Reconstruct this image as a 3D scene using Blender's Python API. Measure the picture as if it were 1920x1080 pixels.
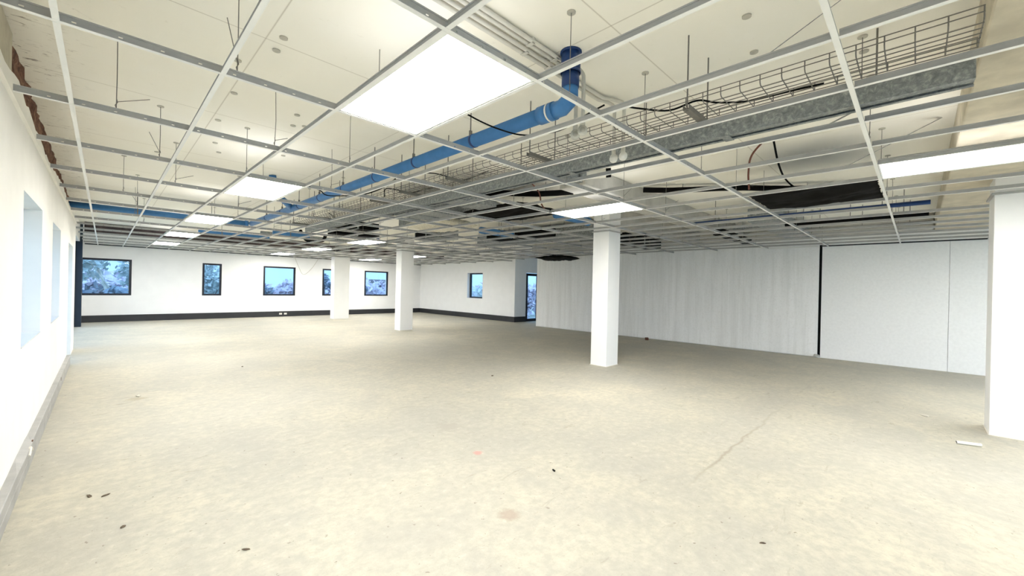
import bpy, bmesh, math, random
from mathutils import Vector, Matrix

for o in list(bpy.data.objects):
    bpy.data.objects.remove(o, do_unlink=True)
SC = bpy.context.scene
COL = SC.collection
R = random.Random(7)

# ------------------------------------------------------------------ camera
EYE = Vector((0.0, 0.0, 1.467))
YAW, PITCH, ROLL, FPX = 0.786799, 0.000966, -0.022463, 762.58
fwd = Vector((math.sin(YAW)*math.cos(PITCH), math.cos(YAW)*math.cos(PITCH), -math.sin(PITCH)))
rt0 = Vector((math.cos(YAW), -math.sin(YAW), 0.0))
dn0 = fwd.cross(rt0)
rt = rt0*math.cos(ROLL) + dn0*math.sin(ROLL)
dn = dn0*math.cos(ROLL) - rt0*math.sin(ROLL)
cam_d = bpy.data.cameras.new('camera')
cam = bpy.data.objects.new('camera', cam_d)
COL.objects.link(cam)
up = -dn
bk = -fwd
cam.matrix_world = Matrix(((rt.x, up.x, bk.x, EYE.x), (rt.y, up.y, bk.y, EYE.y),
                           (rt.z, up.z, bk.z, EYE.z), (0, 0, 0, 1)))
cam_d.sensor_width = 36.0
cam_d.lens = 36.0*FPX/1920.0
cam_d.clip_start = 0.05
cam_d.clip_end = 400
SC.camera = cam

# ------------------------------------------------------------------ world, exposure
SKY = 0.80
LAMP = 22.0
UPLIGHT = 1.1  # strength of the added glow on the panel backs
w = bpy.data.worlds.new('sky')
SC.world = w
w.use_nodes = True
nt = w.node_tree
nt.nodes.clear()
wo = nt.nodes.new('ShaderNodeOutputWorld')
bg = nt.nodes.new('ShaderNodeBackground')
tc = nt.nodes.new('ShaderNodeTexCoord')
sx = nt.nodes.new('ShaderNodeSeparateXYZ')
rp = nt.nodes.new('ShaderNodeValToRGB')
nt.links.new(tc.outputs['Generated'], sx.inputs[0])
nt.links.new(sx.outputs['Z'], rp.inputs[0])
rp.color_ramp.elements[0].position = 0.0
rp.color_ramp.elements[0].color = (0.42, 0.74, 1.12, 1)
rp.color_ramp.elements[1].position = 1.0
rp.color_ramp.elements[1].color = (1.0, 1.65, 2.5, 1)
nt.links.new(rp.outputs[0], bg.inputs['Color'])
bg.inputs['Strength'].default_value = SKY
nt.links.new(bg.outputs[0], wo.inputs[0])

SC.view_settings.view_transform = 'Standard'
SC.view_settings.look = 'None'
SC.view_settings.gamma = 1.0
SC.view_settings.use_curve_mapping = False
SC.view_settings.exposure = 0.88

# ------------------------------------------------------------------ materials
def new_mat(name):
    m = bpy.data.materials.new(name)
    m.use_nodes = True
    n = m.node_tree
    n.nodes.clear()
    out = n.nodes.new('ShaderNodeOutputMaterial')
    b = n.nodes.new('ShaderNodeBsdfPrincipled')
    n.links.new(b.outputs[0], out.inputs[0])
    return m, n, b, out

def coords(n, scale=(1, 1, 1), loc=(0, 0, 0), world=True):
    if world:
        g = n.nodes.new('ShaderNodeNewGeometry').outputs['Position']
    else:
        g = n.nodes.new('ShaderNodeTexCoord').outputs['Object']
    mp = n.nodes.new('ShaderNodeMapping')
    mp.inputs['Scale'].default_value = scale
    mp.inputs['Location'].default_value = loc
    n.links.new(g, mp.inputs[0])
    return mp.outputs[0]

def noise(n, vec, scale, detail=4, rough=0.55, dist=0.0):
    t = n.nodes.new('ShaderNodeTexNoise')
    t.inputs['Scale'].default_value = scale
    t.inputs['Detail'].default_value = detail
    t.inputs['Roughness'].default_value = rough
    t.inputs['Distortion'].default_value = dist
    n.links.new(vec, t.inputs['Vector'])
    return t.outputs['Fac']

def ramp(n, fac, stops):
    r = n.nodes.new('ShaderNodeValToRGB')
    cr = r.color_ramp
    while len(cr.elements) < len(stops):
        cr.elements.new(0.5)
    for e, (p, c) in zip(cr.elements, stops):
        e.position = p
        e.color = (c[0], c[1], c[2], 1) if not isinstance(c, (int, float)) else (c, c, c, 1)
    n.links.new(fac, r.inputs[0])
    return r.outputs[0]

def mix(n, fac, a, b, mode='MIX'):
    m = n.nodes.new('ShaderNodeMix')
    m.data_type = 'RGBA'
    m.blend_type = mode
    for k, v in ((0, fac), (6, a), (7, b)):
        if hasattr(v, 'is_linked') or hasattr(v, 'links'):
            n.links.new(v, m.inputs[k])
        elif k == 0:
            m.inputs[0].default_value = v
        else:
            m.inputs[k].default_value = (v[0], v[1], v[2], 1)
    return m.outputs[2]

def math_n(n, op, a, b=None):
    m = n.nodes.new('ShaderNodeMath')
    m.operation = op
    for k, v in ((0, a), (1, b)):
        if v is None:
            continue
        if isinstance(v, (int, float)):
            m.inputs[k].default_value = v
        else:
            n.links.new(v, m.inputs[k])
    return m.outputs[0]

def bump(n, b, h, strength=0.3, dist=0.01):
    bm_ = n.nodes.new('ShaderNodeBump')
    bm_.inputs['Strength'].default_value = strength
    bm_.inputs['Distance'].default_value = dist
    n.links.new(h, bm_.inputs['Height'])
    n.links.new(bm_.outputs[0], b.inputs['Normal'])

def plain(name, col, rough=0.6, metal=0.0, var=0.08, vscale=6.0, bmp=0.0, spec=0.4):
    m, n, b, o = new_mat(name)
    v = coords(n, world=True)
    f = noise(n, v, vscale, 5)
    dark = tuple(c*(1-var) for c in col)
    lite = tuple(min(1, c*(1+var)) for c in col)
    n.links.new(ramp(n, f, [(0.3, dark), (0.7, lite)]), b.inputs['Base Color'])
    b.inputs['Roughness'].default_value = rough
    b.inputs['Metallic'].default_value = metal
    b.inputs['Specular IOR Level'].default_value = spec
    if bmp:
        bump(n, b, noise(n, v, 60, 4), bmp, 0.004)
    return m

def make_floor_mat():
    m, n, b, o = new_mat('screed_floor')
    v = coords(n)
    big = noise(n, v, 0.45, 5, 0.6)
    mid = noise(n, v, 1.7, 6, 0.65, 0.6)
    fine = noise(n, v, 14, 8, 0.7)
    grit = noise(n, v, 70, 4, 0.7)
    c = ramp(n, big, [(0.32, (0.425, 0.408, 0.350)), (0.5, (0.475, 0.446, 0.358)), (0.68, (0.535, 0.495, 0.385))])
    c = mix(n, ramp(n, mid, [(0.35, 0.75), (0.62, 0.0)]), c, (0.385, 0.368, 0.315))
    c = mix(n, ramp(n, fine, [(0.40, 0.55), (0.56, 0.0)]), c, (0.345, 0.325, 0.275))
    c = mix(n, ramp(n, fine, [(0.58, 0.0), (0.74, 0.6)]), c, (0.60, 0.57, 0.465))
    c = mix(n, ramp(n, grit, [(0.28, 0.5), (0.40, 0.0)]), c, (0.27, 0.25, 0.205))
    fleck = noise(n, v, 23, 3, 0.6, 0.3)
    c = mix(n, ramp(n, fleck, [(0.27, 0.8), (0.32, 0.0)]), c, (0.20, 0.17, 0.13))
    # scuffs drawn out along the room
    sc = noise(n, coords(n, (1.3, 5.0, 1)), 2.2, 7, 0.7, 0.8)
    c = mix(n, ramp(n, sc, [(0.28, 0.65), (0.40, 0.0)]), c, (0.285, 0.25, 0.20))
    # long saw-cut crack across the screed
    g = n.nodes.new('ShaderNodeNewGeometry').outputs['Position']
    s = n.nodes.new('ShaderNodeSeparateXYZ')
    n.links.new(g, s.inputs[0])
    wob = math_n(n, 'MULTIPLY', math_n(n, 'SUBTRACT', noise(n, v, 3.0, 6), 0.5), 0.14)
    d = math_n(n, 'ABSOLUTE', math_n(n, 'SUBTRACT', math_n(n, 'ADD', s.outputs['Y'], wob), 1.215))
    line = ramp(n, d, [(0.0, 0.8), (0.022, 0.0)])
    rng = ramp(n, math_n(n, 'DIVIDE', s.outputs['X'], 10.0), [(0.30, 0.0), (0.38, 1.0), (0.44, 0.9), (0.62, 0.15)])
    c = mix(n, math_n(n, 'MULTIPLY', line, rng), c, (0.29, 0.25, 0.19))
    # reddish paint spots
    for (px, py, rad, col) in ((2.36, 2.73, 0.055, (0.55, 0.22, 0.18)), (1.87, 1.84, 0.085, (0.33, 0.25, 0.19)),
                               (0.30, 6.76, 0.12, (0.33, 0.28, 0.19)), (2.56, 3.45, 0.17, (0.36, 0.33, 0.28))):
        dd = n.nodes.new('ShaderNodeVectorMath')
        dd.operation = 'DISTANCE'
        dd.inputs[1].default_value = (px, py, 0)
        n.links.new(g, dd.inputs[0])
        q = math_n(n, 'ADD', math_n(n, 'DIVIDE', dd.outputs['Value'], rad), math_n(n, 'MULTIPLY', math_n(n, 'SUBTRACT', fine, 0.5), 1.6))
        c = mix(n, ramp(n, q, [(0.45, 0.6), (1.0, 0.0)]), c, col)
    n.links.new(c, b.inputs['Base Color'])
    n.links.new(ramp(n, fine, [(0.3, 0.62), (0.7, 0.85)]), b.inputs['Roughness'])
    b.inputs['Specular IOR Level'].default_value = 0.35
    bump(n, b, fine, 0.25, 0.01)
    return m

def make_slab_mat():
    m, n, b, o = new_mat('painted_soffit')
    v = coords(n)
    big = noise(n, v, 0.8, 5, 0.6)
    fine = noise(n, v, 9, 7, 0.7)
    c = ramp(n, big, [(0.3, (0.945, 0.91, 0.80)), (0.7, (0.97, 0.945, 0.86))])
    c = mix(n, ramp(n, fine, [(0.24, 0.4), (0.36, 0.0)]), c, (0.70, 0.65, 0.54))
    g = n.nodes.new('ShaderNodeNewGeometry').outputs['Position']
    s = n.nodes.new('ShaderNodeSeparateXYZ')
    n.links.new(g, s.inputs[0])
    # board joints left by the formwork
    for ax, off, per in (('X', 0.74, 1.45), ('Y', 1.37, 1.75)):
        p = math_n(n, 'PINGPONG', math_n(n, 'SUBTRACT', s.outputs[ax], off), per/2)
        c = mix(n, ramp(n, p, [(0.0, 0.55), (0.006, 0.0)]), c, (0.36, 0.31, 0.22))
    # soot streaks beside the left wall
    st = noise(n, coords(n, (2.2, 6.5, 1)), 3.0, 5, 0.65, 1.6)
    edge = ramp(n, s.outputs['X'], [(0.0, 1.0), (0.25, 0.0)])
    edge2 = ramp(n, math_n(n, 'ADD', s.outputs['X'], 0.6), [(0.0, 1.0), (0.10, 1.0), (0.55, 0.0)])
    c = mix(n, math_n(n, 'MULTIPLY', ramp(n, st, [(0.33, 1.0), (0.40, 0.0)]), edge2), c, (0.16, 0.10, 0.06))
    n.links.new(c, b.inputs['Base Color'])
    b.inputs['Roughness'].default_value = 0.8
    bump(n, b, fine, 0.15, 0.01)
    return m

def make_concrete_wall_mat():
    m, n, b, o = new_mat('streaked_concrete')
    st = noise(n, coords(n, (1, 2.6, 0.18)), 1.6, 7, 0.65, 0.3)
    st2 = noise(n, coords(n, (1, 7.0, 0.30)), 1.3, 6, 0.7, 0.4)
    fine = noise(n, coords(n), 30, 6, 0.7)
    c = ramp(n, st, [(0.32, (0.86, 0.86, 0.85)), (0.62, (0.95, 0.95, 0.945))])
    c = mix(n, ramp(n, st2, [(0.33, 0.55), (0.50, 0.0)]), c, (0.76, 0.76, 0.745))
    c = mix(n, ramp(n, fine, [(0.36, 0.35), (0.5, 0.0)]), c, (0.74, 0.735, 0.71))
    n.links.new(c, b.inputs['Base Color'])
    b.inputs['Roughness'].default_value = 0.85
    bump(n, b, fine, 0.2, 0.005)
    return m

def make_masonry_mat():
    m, n, b, o = new_mat('raw_masonry')
    v = coords(n)
    a = noise(n, v, 9, 8, 0.75, 0.8)
    c = ramp(n, a, [(0.32, (0.035, 0.018, 0.012)), (0.46, (0.15, 0.065, 0.038)), (0.60, (0.30, 0.16, 0.10)), (0.74, (0.45, 0.33, 0.24))])
    n.links.new(c, b.inputs['Base Color'])
    b.inputs['Roughness'].default_value = 0.95
    bump(n, b, a, 0.9, 0.03)
    return m

def make_galv_mat():
    m, n, b, o = new_mat('galvanised_steel')
    v = coords(n)
    a = noise(n, v, 28, 6, 0.75, 0.5)
    c = ramp(n, a, [(0.34, (0.17, 0.185, 0.19)), (0.52, (0.28, 0.30, 0.305)), (0.68, (0.50, 0.515, 0.50))])
    n.links.new(c, b.inputs['Base Color'])
    b.inputs['Metallic'].default_value = 0.35
    b.inputs['Roughness'].default_value = 0.5
    return m

def make_glass_mat():
    m, n, b, o = new_mat('window_glass')
    n.nodes.remove(b)
    t = n.nodes.new('ShaderNodeBsdfTransparent')
    t.inputs[0].default_value = (0.93, 0.97, 1.0, 1)
    gl = n.nodes.new('ShaderNodeBsdfGlossy')
    gl.inputs['Roughness'].default_value = 0.02
    lw = n.nodes.new('ShaderNodeLayerWeight')
    fac = math_n(n, 'ADD', math_n(n, 'MULTIPLY', math_n(n, 'POWER', lw.outputs['Facing'], 5.0), 0.5), 0.025)
    ms = n.nodes.new('ShaderNodeMixShader')
    n.links.new(fac, ms.inputs[0])
    n.links.new(t.outputs[0], ms.inputs[1])
    n.links.new(gl.outputs[0], ms.inputs[2])
    n.links.new(ms.outputs[0], o.inputs[0])
    return m

def make_lamp_mat(name='lit_diffuser', power=LAMP):
    m, n, b, o = new_mat(name)
    n.nodes.remove(b)
    e = n.nodes.new('ShaderNodeEmission')
    e.inputs[0].default_value = (1.0, 0.985, 0.945, 1)
    e.inputs[1].default_value = power
    n.links.new(e.outputs[0], o.inputs[0])
    return m

def make_leaf_mat(name, c1, c2):
    m, n, b, o = new_mat(name)
    oi = noise(n, coords(n), 2.0, 3)
    n.links.new(ramp(n, oi, [(0.35, c1), (0.65, c2)]), b.inputs['Base Color'])
    b.inputs['Roughness'].default_value = 0.9
    b.inputs['Specular IOR Level'].default_value = 0.1
    return m

def make_plastic_mat():
    m, n, b, o = new_mat('cloudy_plastic_sheet')
    a = noise(n, coords(n), 14, 6, 0.7, 1.5)
    n.links.new(ramp(n, a, [(0.35, (0.62, 0.55, 0.40)), (0.6, (0.86, 0.82, 0.68))]), b.inputs['Base Color'])
    b.inputs['Roughness'].default_value = 0.35
    bump(n, b, a, 0.8, 0.02)
    return m

M = dict(
    floor=make_floor_mat(), slab=make_slab_mat(), concrete=make_concrete_wall_mat(), masonry=make_masonry_mat(),
    galv=make_galv_mat(), glass=make_glass_mat(), lamp=make_lamp_mat(), addedglow=make_lamp_mat('added_back_glow_emission', UPLIGHT), plastic=make_plastic_mat(),
    white=plain('white_wall_paint', (0.93, 0.93, 0.925), 0.7, 0, 0.02, 3, 0.05, 0.3),
    cream=plain('cream_wall_paint', (0.90, 0.88, 0.83), 0.75, 0, 0.03, 3, 0.08, 0.3),
    column=plain('white_column_paint', (0.91, 0.91, 0.90), 0.65, 0, 0.015, 2, 0.03, 0.3),
    tee=plain('tee_grey_steel', (0.43, 0.43, 0.42), 0.55, 0.2, 0.06, 12),
    teewhite=plain('tee_white_face', (0.86, 0.86, 0.83), 0.5, 0, 0.02, 12),
    skirt=plain('charcoal_skirting', (0.030, 0.031, 0.034), 0.45, 0, 0.1, 4),
    trunk=plain('grey_trunking', (0.36, 0.355, 0.34), 0.6, 0, 0.14, 5, 0.15),
    frame=plain('dark_window_frame', (0.010, 0.012, 0.022), 0.4, 0, 0.1, 4),
    post=plain('dark_navy_post', (0.010, 0.020, 0.035), 0.5, 0, 0.1, 4),
    blue=plain('blue_pvc', (0.055, 0.20, 0.46), 0.42, 0, 0.10, 9),
    navy=plain('navy_pvc', (0.012, 0.045, 0.16), 0.4, 0, 0.1, 9),
    wire=plain('dull_steel_wire', (0.20, 0.19, 0.17), 0.5, 0.4, 0.1, 20),
    conduit=plain('grey_white_conduit', (0.66, 0.64, 0.57), 0.5, 0, 0.05, 15),
    pvcwhite=plain('white_pvc', (0.86, 0.84, 0.77), 0.4, 0, 0.03, 15),
    black=plain('black_rubber', (0.007, 0.007, 0.007), 0.8, 0, 0.2, 10, 0.0, 0.06),
    blackplastic=plain('black_plastic_sheet', (0.008, 0.0075, 0.007), 0.8, 0, 0.3, 14, 0.0, 0.06),
    brown=plain('brown_cable', (0.14, 0.045, 0.03), 0.5),
    beam=plain('beam_concrete', (0.60, 0.54, 0.42), 0.85, 0, 0.16, 5, 0.2),
    beamgrey=plain('beam_grey_concrete', (0.50, 0.49, 0.45), 0.85, 0, 0.14, 4, 0.2),
    beamdark=plain('dark_brown_beam', (0.060, 0.042, 0.042), 0.8, 0, 0.5, 6),  # very dark mottled brown, used on the far beam
    plate=plain('anchor_steel', (0.52, 0.50, 0.43), 0.6, 0.1, 0.1, 20),
    rubble=plain('rubble_brown', (0.12, 0.055, 0.035), 0.9, 0, 0.4, 40),
    scrap=plain('dark_scrap', (0.10, 0.075, 0.05), 0.9, 0, 0.4, 40),
    paper=plain('pale_scrap', (0.80, 0.77, 0.68), 0.8),
    alu=plain('aluminium_sill', (0.60, 0.62, 0.64), 0.5, 0.2, 0.05, 10),
    ground=plain('hazy_ground', (0.42, 0.47, 0.42), 1.0, 0, 0.25, 0.2),  # outdoor haze is mixed into the ground colour
    leafdark=make_leaf_mat('leaf_dark_haze', (0.16, 0.20, 0.26), (0.28, 0.33, 0.38)),  # leaf colours carry the pale bluish haze of the outdoors
    leafpale=make_leaf_mat('leaf_pale_haze', (0.48, 0.54, 0.54), (0.64, 0.68, 0.66)),
    leafmauve=make_leaf_mat('leaf_mauve_haze', (0.52, 0.47, 0.56), (0.70, 0.64, 0.70)),  # mauve cast of the haze, put into the leaf colour
    bark=plain('pale_bark', (0.62, 0.58, 0.52), 0.9, 0, 0.2, 3),
    barkdark=plain('dark_bark', (0.12, 0.10, 0.09), 0.9, 0, 0.2, 3),
    house=plain('far_house_wall', (0.50, 0.48, 0.46), 0.9),
    roof=plain('far_roof', (0.26, 0.24, 0.27), 0.9),
)

# ------------------------------------------------------------------ mesh helpers
class MB:
    def __init__(self):
        self.v, self.f, self.mi = [], [], []

    def add(self, vs, fs, mi=0):
        o = len(self.v)
        self.v += [tuple(p) for p in vs]
        for f in fs:
            self.f.append(tuple(i+o for i in f))
            self.mi.append(mi)
        return self

    def box(self, x0, x1, y0, y1, z0, z1, mi=0):
        vs = [(x0, y0, z0), (x1, y0, z0), (x1, y1, z0), (x0, y1, z0), (x0, y0, z1), (x1, y0, z1), (x1, y1, z1), (x0, y1, z1)]
        return self.add(vs, [(3, 2, 1, 0), (4, 5, 6, 7), (0, 1, 5, 4), (1, 2, 6, 5), (2, 3, 7, 6), (3, 0, 4, 7)], mi)

    def tube(self, pts, r, n=8, caps=True, mi=0, r2=None):
        pts = [Vector(p) for p in pts]
        rings = []
        nrm = None
        for i, p in enumerate(pts):
            if i == 0:
                t = pts[1]-pts[0]
            elif i == len(pts)-1:
                t = pts[-1]-pts[-2]
            else:
                t = (pts[i+1]-p).normalized() + (p-pts[i-1]).normalized()
            t.normalize()
            if nrm is None:
                a = Vector((0, 0, 1)) if abs(t.z) < 0.9 else Vector((1, 0, 0))
                nrm = t.cross(a).normalized()
            else:
                nrm = (nrm - t*nrm.dot(t)).normalized()
            bn = t.cross(nrm)
            rr = r if r2 is None else r + (r2-r)*i/(len(pts)-1)
            rings.append([p + (nrm*math.cos(2*math.pi*k/n) + bn*math.sin(2*math.pi*k/n))*rr for k in range(n)])
        vs = [q for ring in rings for q in ring]
        fs = []
        for i in range(len(rings)-1):
            for k in range(n):
                k2 = (k+1) % n
                fs.append((i*n+k, i*n+k2, (i+1)*n+k2, (i+1)*n+k))
        if caps:
            fs.append(tuple(reversed(range(n))))
            fs.append(tuple((len(rings)-1)*n+k for k in range(n)))
        return self.add(vs, fs, mi)

    def mesh(self, name, mats, smooth=False):
        me = bpy.data.meshes.new(name)
        me.from_pydata(self.v, [], self.f)
        if not isinstance(mats, (list, tuple)):
            mats = [mats]
        for m in mats:
            me.materials.append(m)
        for p, i in zip(me.polygons, self.mi):
            p.material_index = i
            p.use_smooth = smooth
        me.update()
        return me

    def obj(self, name, mats, parent=None, smooth=False, bevel=0.0):
        o = bpy.data.objects.new(name, self.mesh(name, mats, smooth))
        COL.objects.link(o)
        if parent is not None:
            o.parent = parent
        if bevel:
            b = o.modifiers.new('bevel', 'BEVEL')
            b.width = bevel
            b.segments = 2
            b.limit_method = 'ANGLE'
        return o

def inst(name, me, parent=None, loc=(0, 0, 0), rot=None):
    o = bpy.data.objects.new(name, me)
    COL.objects.link(o)
    o.parent = parent
    o.location = loc
    if rot:
        o.rotation_euler = rot
    return o

def tag(o, label, cat, group=None):
    o['label'] = label
    o['category'] = cat
    if group:
        o['group'] = group
    return o

def thing(name, label, cat, loc=(0, 0, 0), group=None):
    o = bpy.data.objects.new(name, None)
    COL.objects.link(o)
    o.location = loc
    return tag(o, label, cat, group)

def struct(o, label=None):
    o['kind'] = 'structure'
    if label:
        o['label'] = label
    return o

def bez(pts, k=6):
    # Catmull-Rom through points
    P = [Vector(p) for p in pts]
    P = [P[0]*2-P[1]] + P + [P[-1]*2-P[-2]]
    out = []
    for i in range(1, len(P)-2):
        for j in range(k):
            t = j/k
            a, b_, c, d = P[i-1], P[i], P[i+1], P[i+2]
            out.append(0.5*((2*b_) + (c-a)*t + (2*a-5*b_+4*c-d)*t*t + (3*b_-a-3*c+d)*t**3))
    out.append(P[-2])
    return out

# ------------------------------------------------------------------ dimensions
GZ = 2.582            # underside of the ceiling grid
SZ = 3.10             # slab soffit
XL = -0.43            # left wall face
XR = 11.78            # right wall face
XA = 12.30            # alcove wall face
YB = 19.40            # back wall face
YF = -4.60            # wall behind the viewer
TH = 0.28

# ------------------------------------------------------------------ floor and slab
fl = MB()
fl.box(XL-0.7, 12.62, YF-0.3, YB+0.3, -0.20, 0.0).box(12.62, 16.0, YF-0.3, 12.32, -0.20, 0.0)
struct(fl.obj('floor', M['floor']), 'bare cream concrete screed floor with scuffs and stains')
ceil = MB().box(XL-0.75, 12.62, YF-0.3, YB+0.3, SZ, SZ+0.2).box(12.62, 16.0, YF-0.3, 12.32, SZ, SZ+0.2).obj('ceiling', M['slab'])
struct(ceil, 'cream painted concrete slab soffit above the bare grid')
# downstand beams cast with the slab
def beam(x0, x1, y0, y1, z0, mat):
    return MB().box(x0, x1, y0, y1, z0, SZ).obj('beam', M[mat], ceil, bevel=0.012)
beam(XL, XR, -0.90, -0.215, 2.775, 'beam')
beam(4.45, XR, 3.12, 3.55, 2.845, 'beamgrey')
beam(7.17, XR, 4.20, 4.48, 2.76, 'beamgrey')
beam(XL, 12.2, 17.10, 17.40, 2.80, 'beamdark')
beam(11.35, XR, -0.2, 10.3, 2.80, 'beamgrey')

# ------------------------------------------------------------------ walls
def wall_y(mb, x0, x1, y0, y1, z0, z1, holes):
    """wall running along Y with rectangular holes (ya, yb, za, zb)"""
    ys = sorted(set([y0, y1] + [h for q in holes for h in q[:2]]))
    for a, b_ in zip(ys[:-1], ys[1:]):
        cut = [(q[2], q[3]) for q in holes if q[0] <= a and q[1] >= b_]
        z = z0
        for c0, c1 in sorted(cut):
            if c0 > z + 1e-6:
                mb.box(x0, x1, a, b_, z, c0)
            z = c1
        if z < z1 - 1e-6:
            mb.box(x0, x1, a, b_, z, z1)
    return mb

def wall_x(mb, y0, y1, x0, x1, z0, z1, holes):
    xs = sorted(set([x0, x1] + [h for q in holes for h in q[:2]]))
    for a, b_ in zip(xs[:-1], xs[1:]):
        cut = [(q[2], q[3]) for q in holes if q[0] <= a and q[1] >= b_]
        z = z0
        for c0, c1 in sorted(cut):
            if c0 > z + 1e-6:
                mb.box(a, b_, y0, y1, z, c0)
            z = c1
        if z < z1 - 1e-6:
            mb.box(a, b_, y0, y1, z, z1)
    return mb

WZ0, WZ1 = 0.93, 2.11
left_holes = [(-2.6, -1.3, WZ0, WZ1), (0.0-0.15, 1.15, WZ0, WZ1), (2.35, 3.6, WZ0, WZ1), (4.70, 6.0, WZ0, WZ1), (7.12, 8.33, WZ0, WZ1), (10.1, 11.4, 0.0, 2.06)]
left_holes = left_holes[1:]
lw = MB()
wall_y(lw, XL-TH, XL, YF, 12.30, 0.0, 2.66, left_holes)
wl = lw.obj('wall_left', M['cream'])
struct(wl, 'cream plastered wall with deep window recesses')
# ragged upper edge of the plaster
rg = MB()
y = YF
rr = random.Random(3)
pts = []
while y < 12.29:
    zt = 2.722 + 0.03*math.sin(y*1.7) + rr.uniform(-0.022, 0.022)
    if 4.05 < y < 4.6:
        zt += 0.03
    pts.append((y, zt))
    y += rr.uniform(0.10, 0.24)
pts.append((12.30, 2.74))
for (ya, za), (yb, zb) in zip(pts[:-1], pts[1:]):
    vs = [(XL-0.06, ya, 2.66), (XL, ya, 2.66), (XL, yb, 2.66), (XL-0.06, yb, 2.66), (XL-0.06, ya, za), (XL, ya, za), (XL, yb, zb), (XL-0.06, yb, zb)]
    rg.add(vs, [(3, 2, 1, 0), (4, 5, 6, 7), (0, 1, 5, 4), (1, 2, 6, 5), (2, 3, 7, 6), (3, 0, 4, 7)])
rg.obj('plaster_edge', M['cream'], wl)
# exposed masonry above the plaster: rough face that steps back
ms = MB()
ny, nz = 150, 5
for j in range(nz+1):
    for i in range(ny+1):
        yy = YF + (12.30-YF)*i/ny
        zz = 2.66 + (SZ-2.66)*j/nz
        back = 0.022 + max(0.0, min(0.08, (yy-3.6)*0.008))
        ms.v.append((XL-back-rr.uniform(0, 0.03), yy, zz))
for j in range(nz):
    for i in range(ny):
        a = j*(ny+1)+i
        ms.f.append((a, a+1, a+ny+2, a+ny+1))
        ms.mi.append(0)
ms.box(XL-TH, XL-0.18, YF, 12.3, 2.66, SZ)
ms.obj('masonry', M['masonry'], wl)
MB().box(XL-0.024, XL-0.010, 2.6, 4.14, 2.70, 3.02).obj('mortar_patch', plain('pale_mortar', (0.50, 0.46, 0.36), 0.9, 0, 0.15, 8, 0.3), wl)
# lone wall angle carrying the tee ends
MB().box(XL, XL+0.022, YF, 12.3, GZ-0.004, GZ).box(XL, XL+0.003, YF, 12.3, GZ, GZ+0.022).obj('trim_1', M['cream'])
struct(bpy.data.objects['trim_1'], 'slim metal wall angle along the left wall')

# glazed bay and dark post beyond the left wall
bay = bpy.data.objects.new('window_1', None)
COL.objects.link(bay)
bay.location = (XL-0.22, 15.0, 0)
struct(bay, 'full height glazed bay with dark mullions at the far left')
def wframe_y(parent, x, y0, y1, z0, z1, t=0.05, d=0.06, mull=()):
    px, py = parent.location.x, parent.location.y
    fr = MB()
    for (a, b_, c, e) in ((y0, y1, z0, z0+t), (y0, y1, z1-t, z1), (y0, y0+t, z0+t, z1-t), (y1-t, y1, z0+t, z1-t)):
        fr.box(x-d/2-px, x+d/2-px, a-py, b_-py, c, e)
    for m_ in mull:
        fr.box(x-d/2-px, x+d/2-px, m_-t/2-py, m_+t/2-py, z0+t, z1-t)
    fr.obj('window_frame', M['frame'], parent)
    ed = [y0+t] + [k for m_ in mull for k in (m_-t/2, m_+t/2)] + [y1-t]
    for a, b_ in zip(ed[0::2], ed[1::2]):
        MB().box(x-0.004-px, x+0.004-px, a-py, b_-py, z0+t, z1-t).obj('pane', M['glass'], parent)
def wframe_x(parent, yv, x0, x1, z0, z1, t=0.05, d=0.06, mull=()):
    px, py = parent.location.x, parent.location.y
    fr = MB()
    for (a, b_, c, e) in ((x0, x1, z0, z0+t), (x0, x1, z1-t, z1), (x0, x0+t, z0+t, z1-t), (x1-t, x1, z0+t, z1-t)):
        fr.box(a-px, b_-px, yv-d/2-py, yv+d/2-py, c, e)
    for m_ in mull:
        fr.box(m_-t/2-px, m_+t/2-px, yv-d/2-py, yv+d/2-py, z0+t, z1-t)
    fr.obj('window_frame', M['frame'], parent)
    ed = [x0+t] + [k for m_ in mull for k in (m_-t/2, m_+t/2)] + [x1-t]
    for a, b_ in zip(ed[0::2], ed[1::2]):
        MB().box(a-px, b_-px, yv-0.004-py, yv+0.004-py, z0+t, z1-t).obj('pane', M['glass'], parent)
wframe_y(bay, XL-0.22, 12.30, 17.72, 0.0, 2.56, 0.06, 0.07, (13.65, 15.0, 16.35))
struct(MB().box(XL-TH, XL-0.10, 12.30, 17.72, 2.56, SZ).obj('trim_2', M['cream']), 'lintel strip over the glazed bay')
po = MB().box(-0.75, -0.475, 17.72, 17.98, 0.0, SZ).obj('post', M['post'], bevel=0.006)
tag(po, 'dark navy square post at the far left end of the room', 'post')
struct(MB().box(-0.98, -0.80, 17.98, YB, 0.0, SZ).obj('wall_left_return', M['white']), 'short white wall piece behind the dark post')

# left wall windows (recessed) and glazed door
wn = 2
for h in left_holes:
    if h[2] > 0:
        p = bpy.data.objects.new('window_%d' % wn, None)
        COL.objects.link(p)
        p.location = (XL-0.22, (h[0]+h[1])/2, h[2])
        p.location.z = 0
        wframe_y(p, XL-0.22, h[0], h[1], h[2], h[3])
        MB().box(XL-0.19-p.location.x, XL+0.004-p.location.x, h[0]-p.location.y, h[1]-p.location.y, h[2], h[2]+0.012).obj('window_sill', M['alu'], p)
        struct(p, 'recessed window in the left wall')
    else:
        p = bpy.data.objects.new('door_1', None)
        COL.objects.link(p)
        p.location = (XL-0.22, (h[0]+h[1])/2, 0)
        wframe_y(p, XL-0.22, h[0], h[1], h[2]+0.002, h[3], 0.06)
        struct(p, 'glazed side door recess at the far end of the left wall')
    wn += 1

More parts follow.
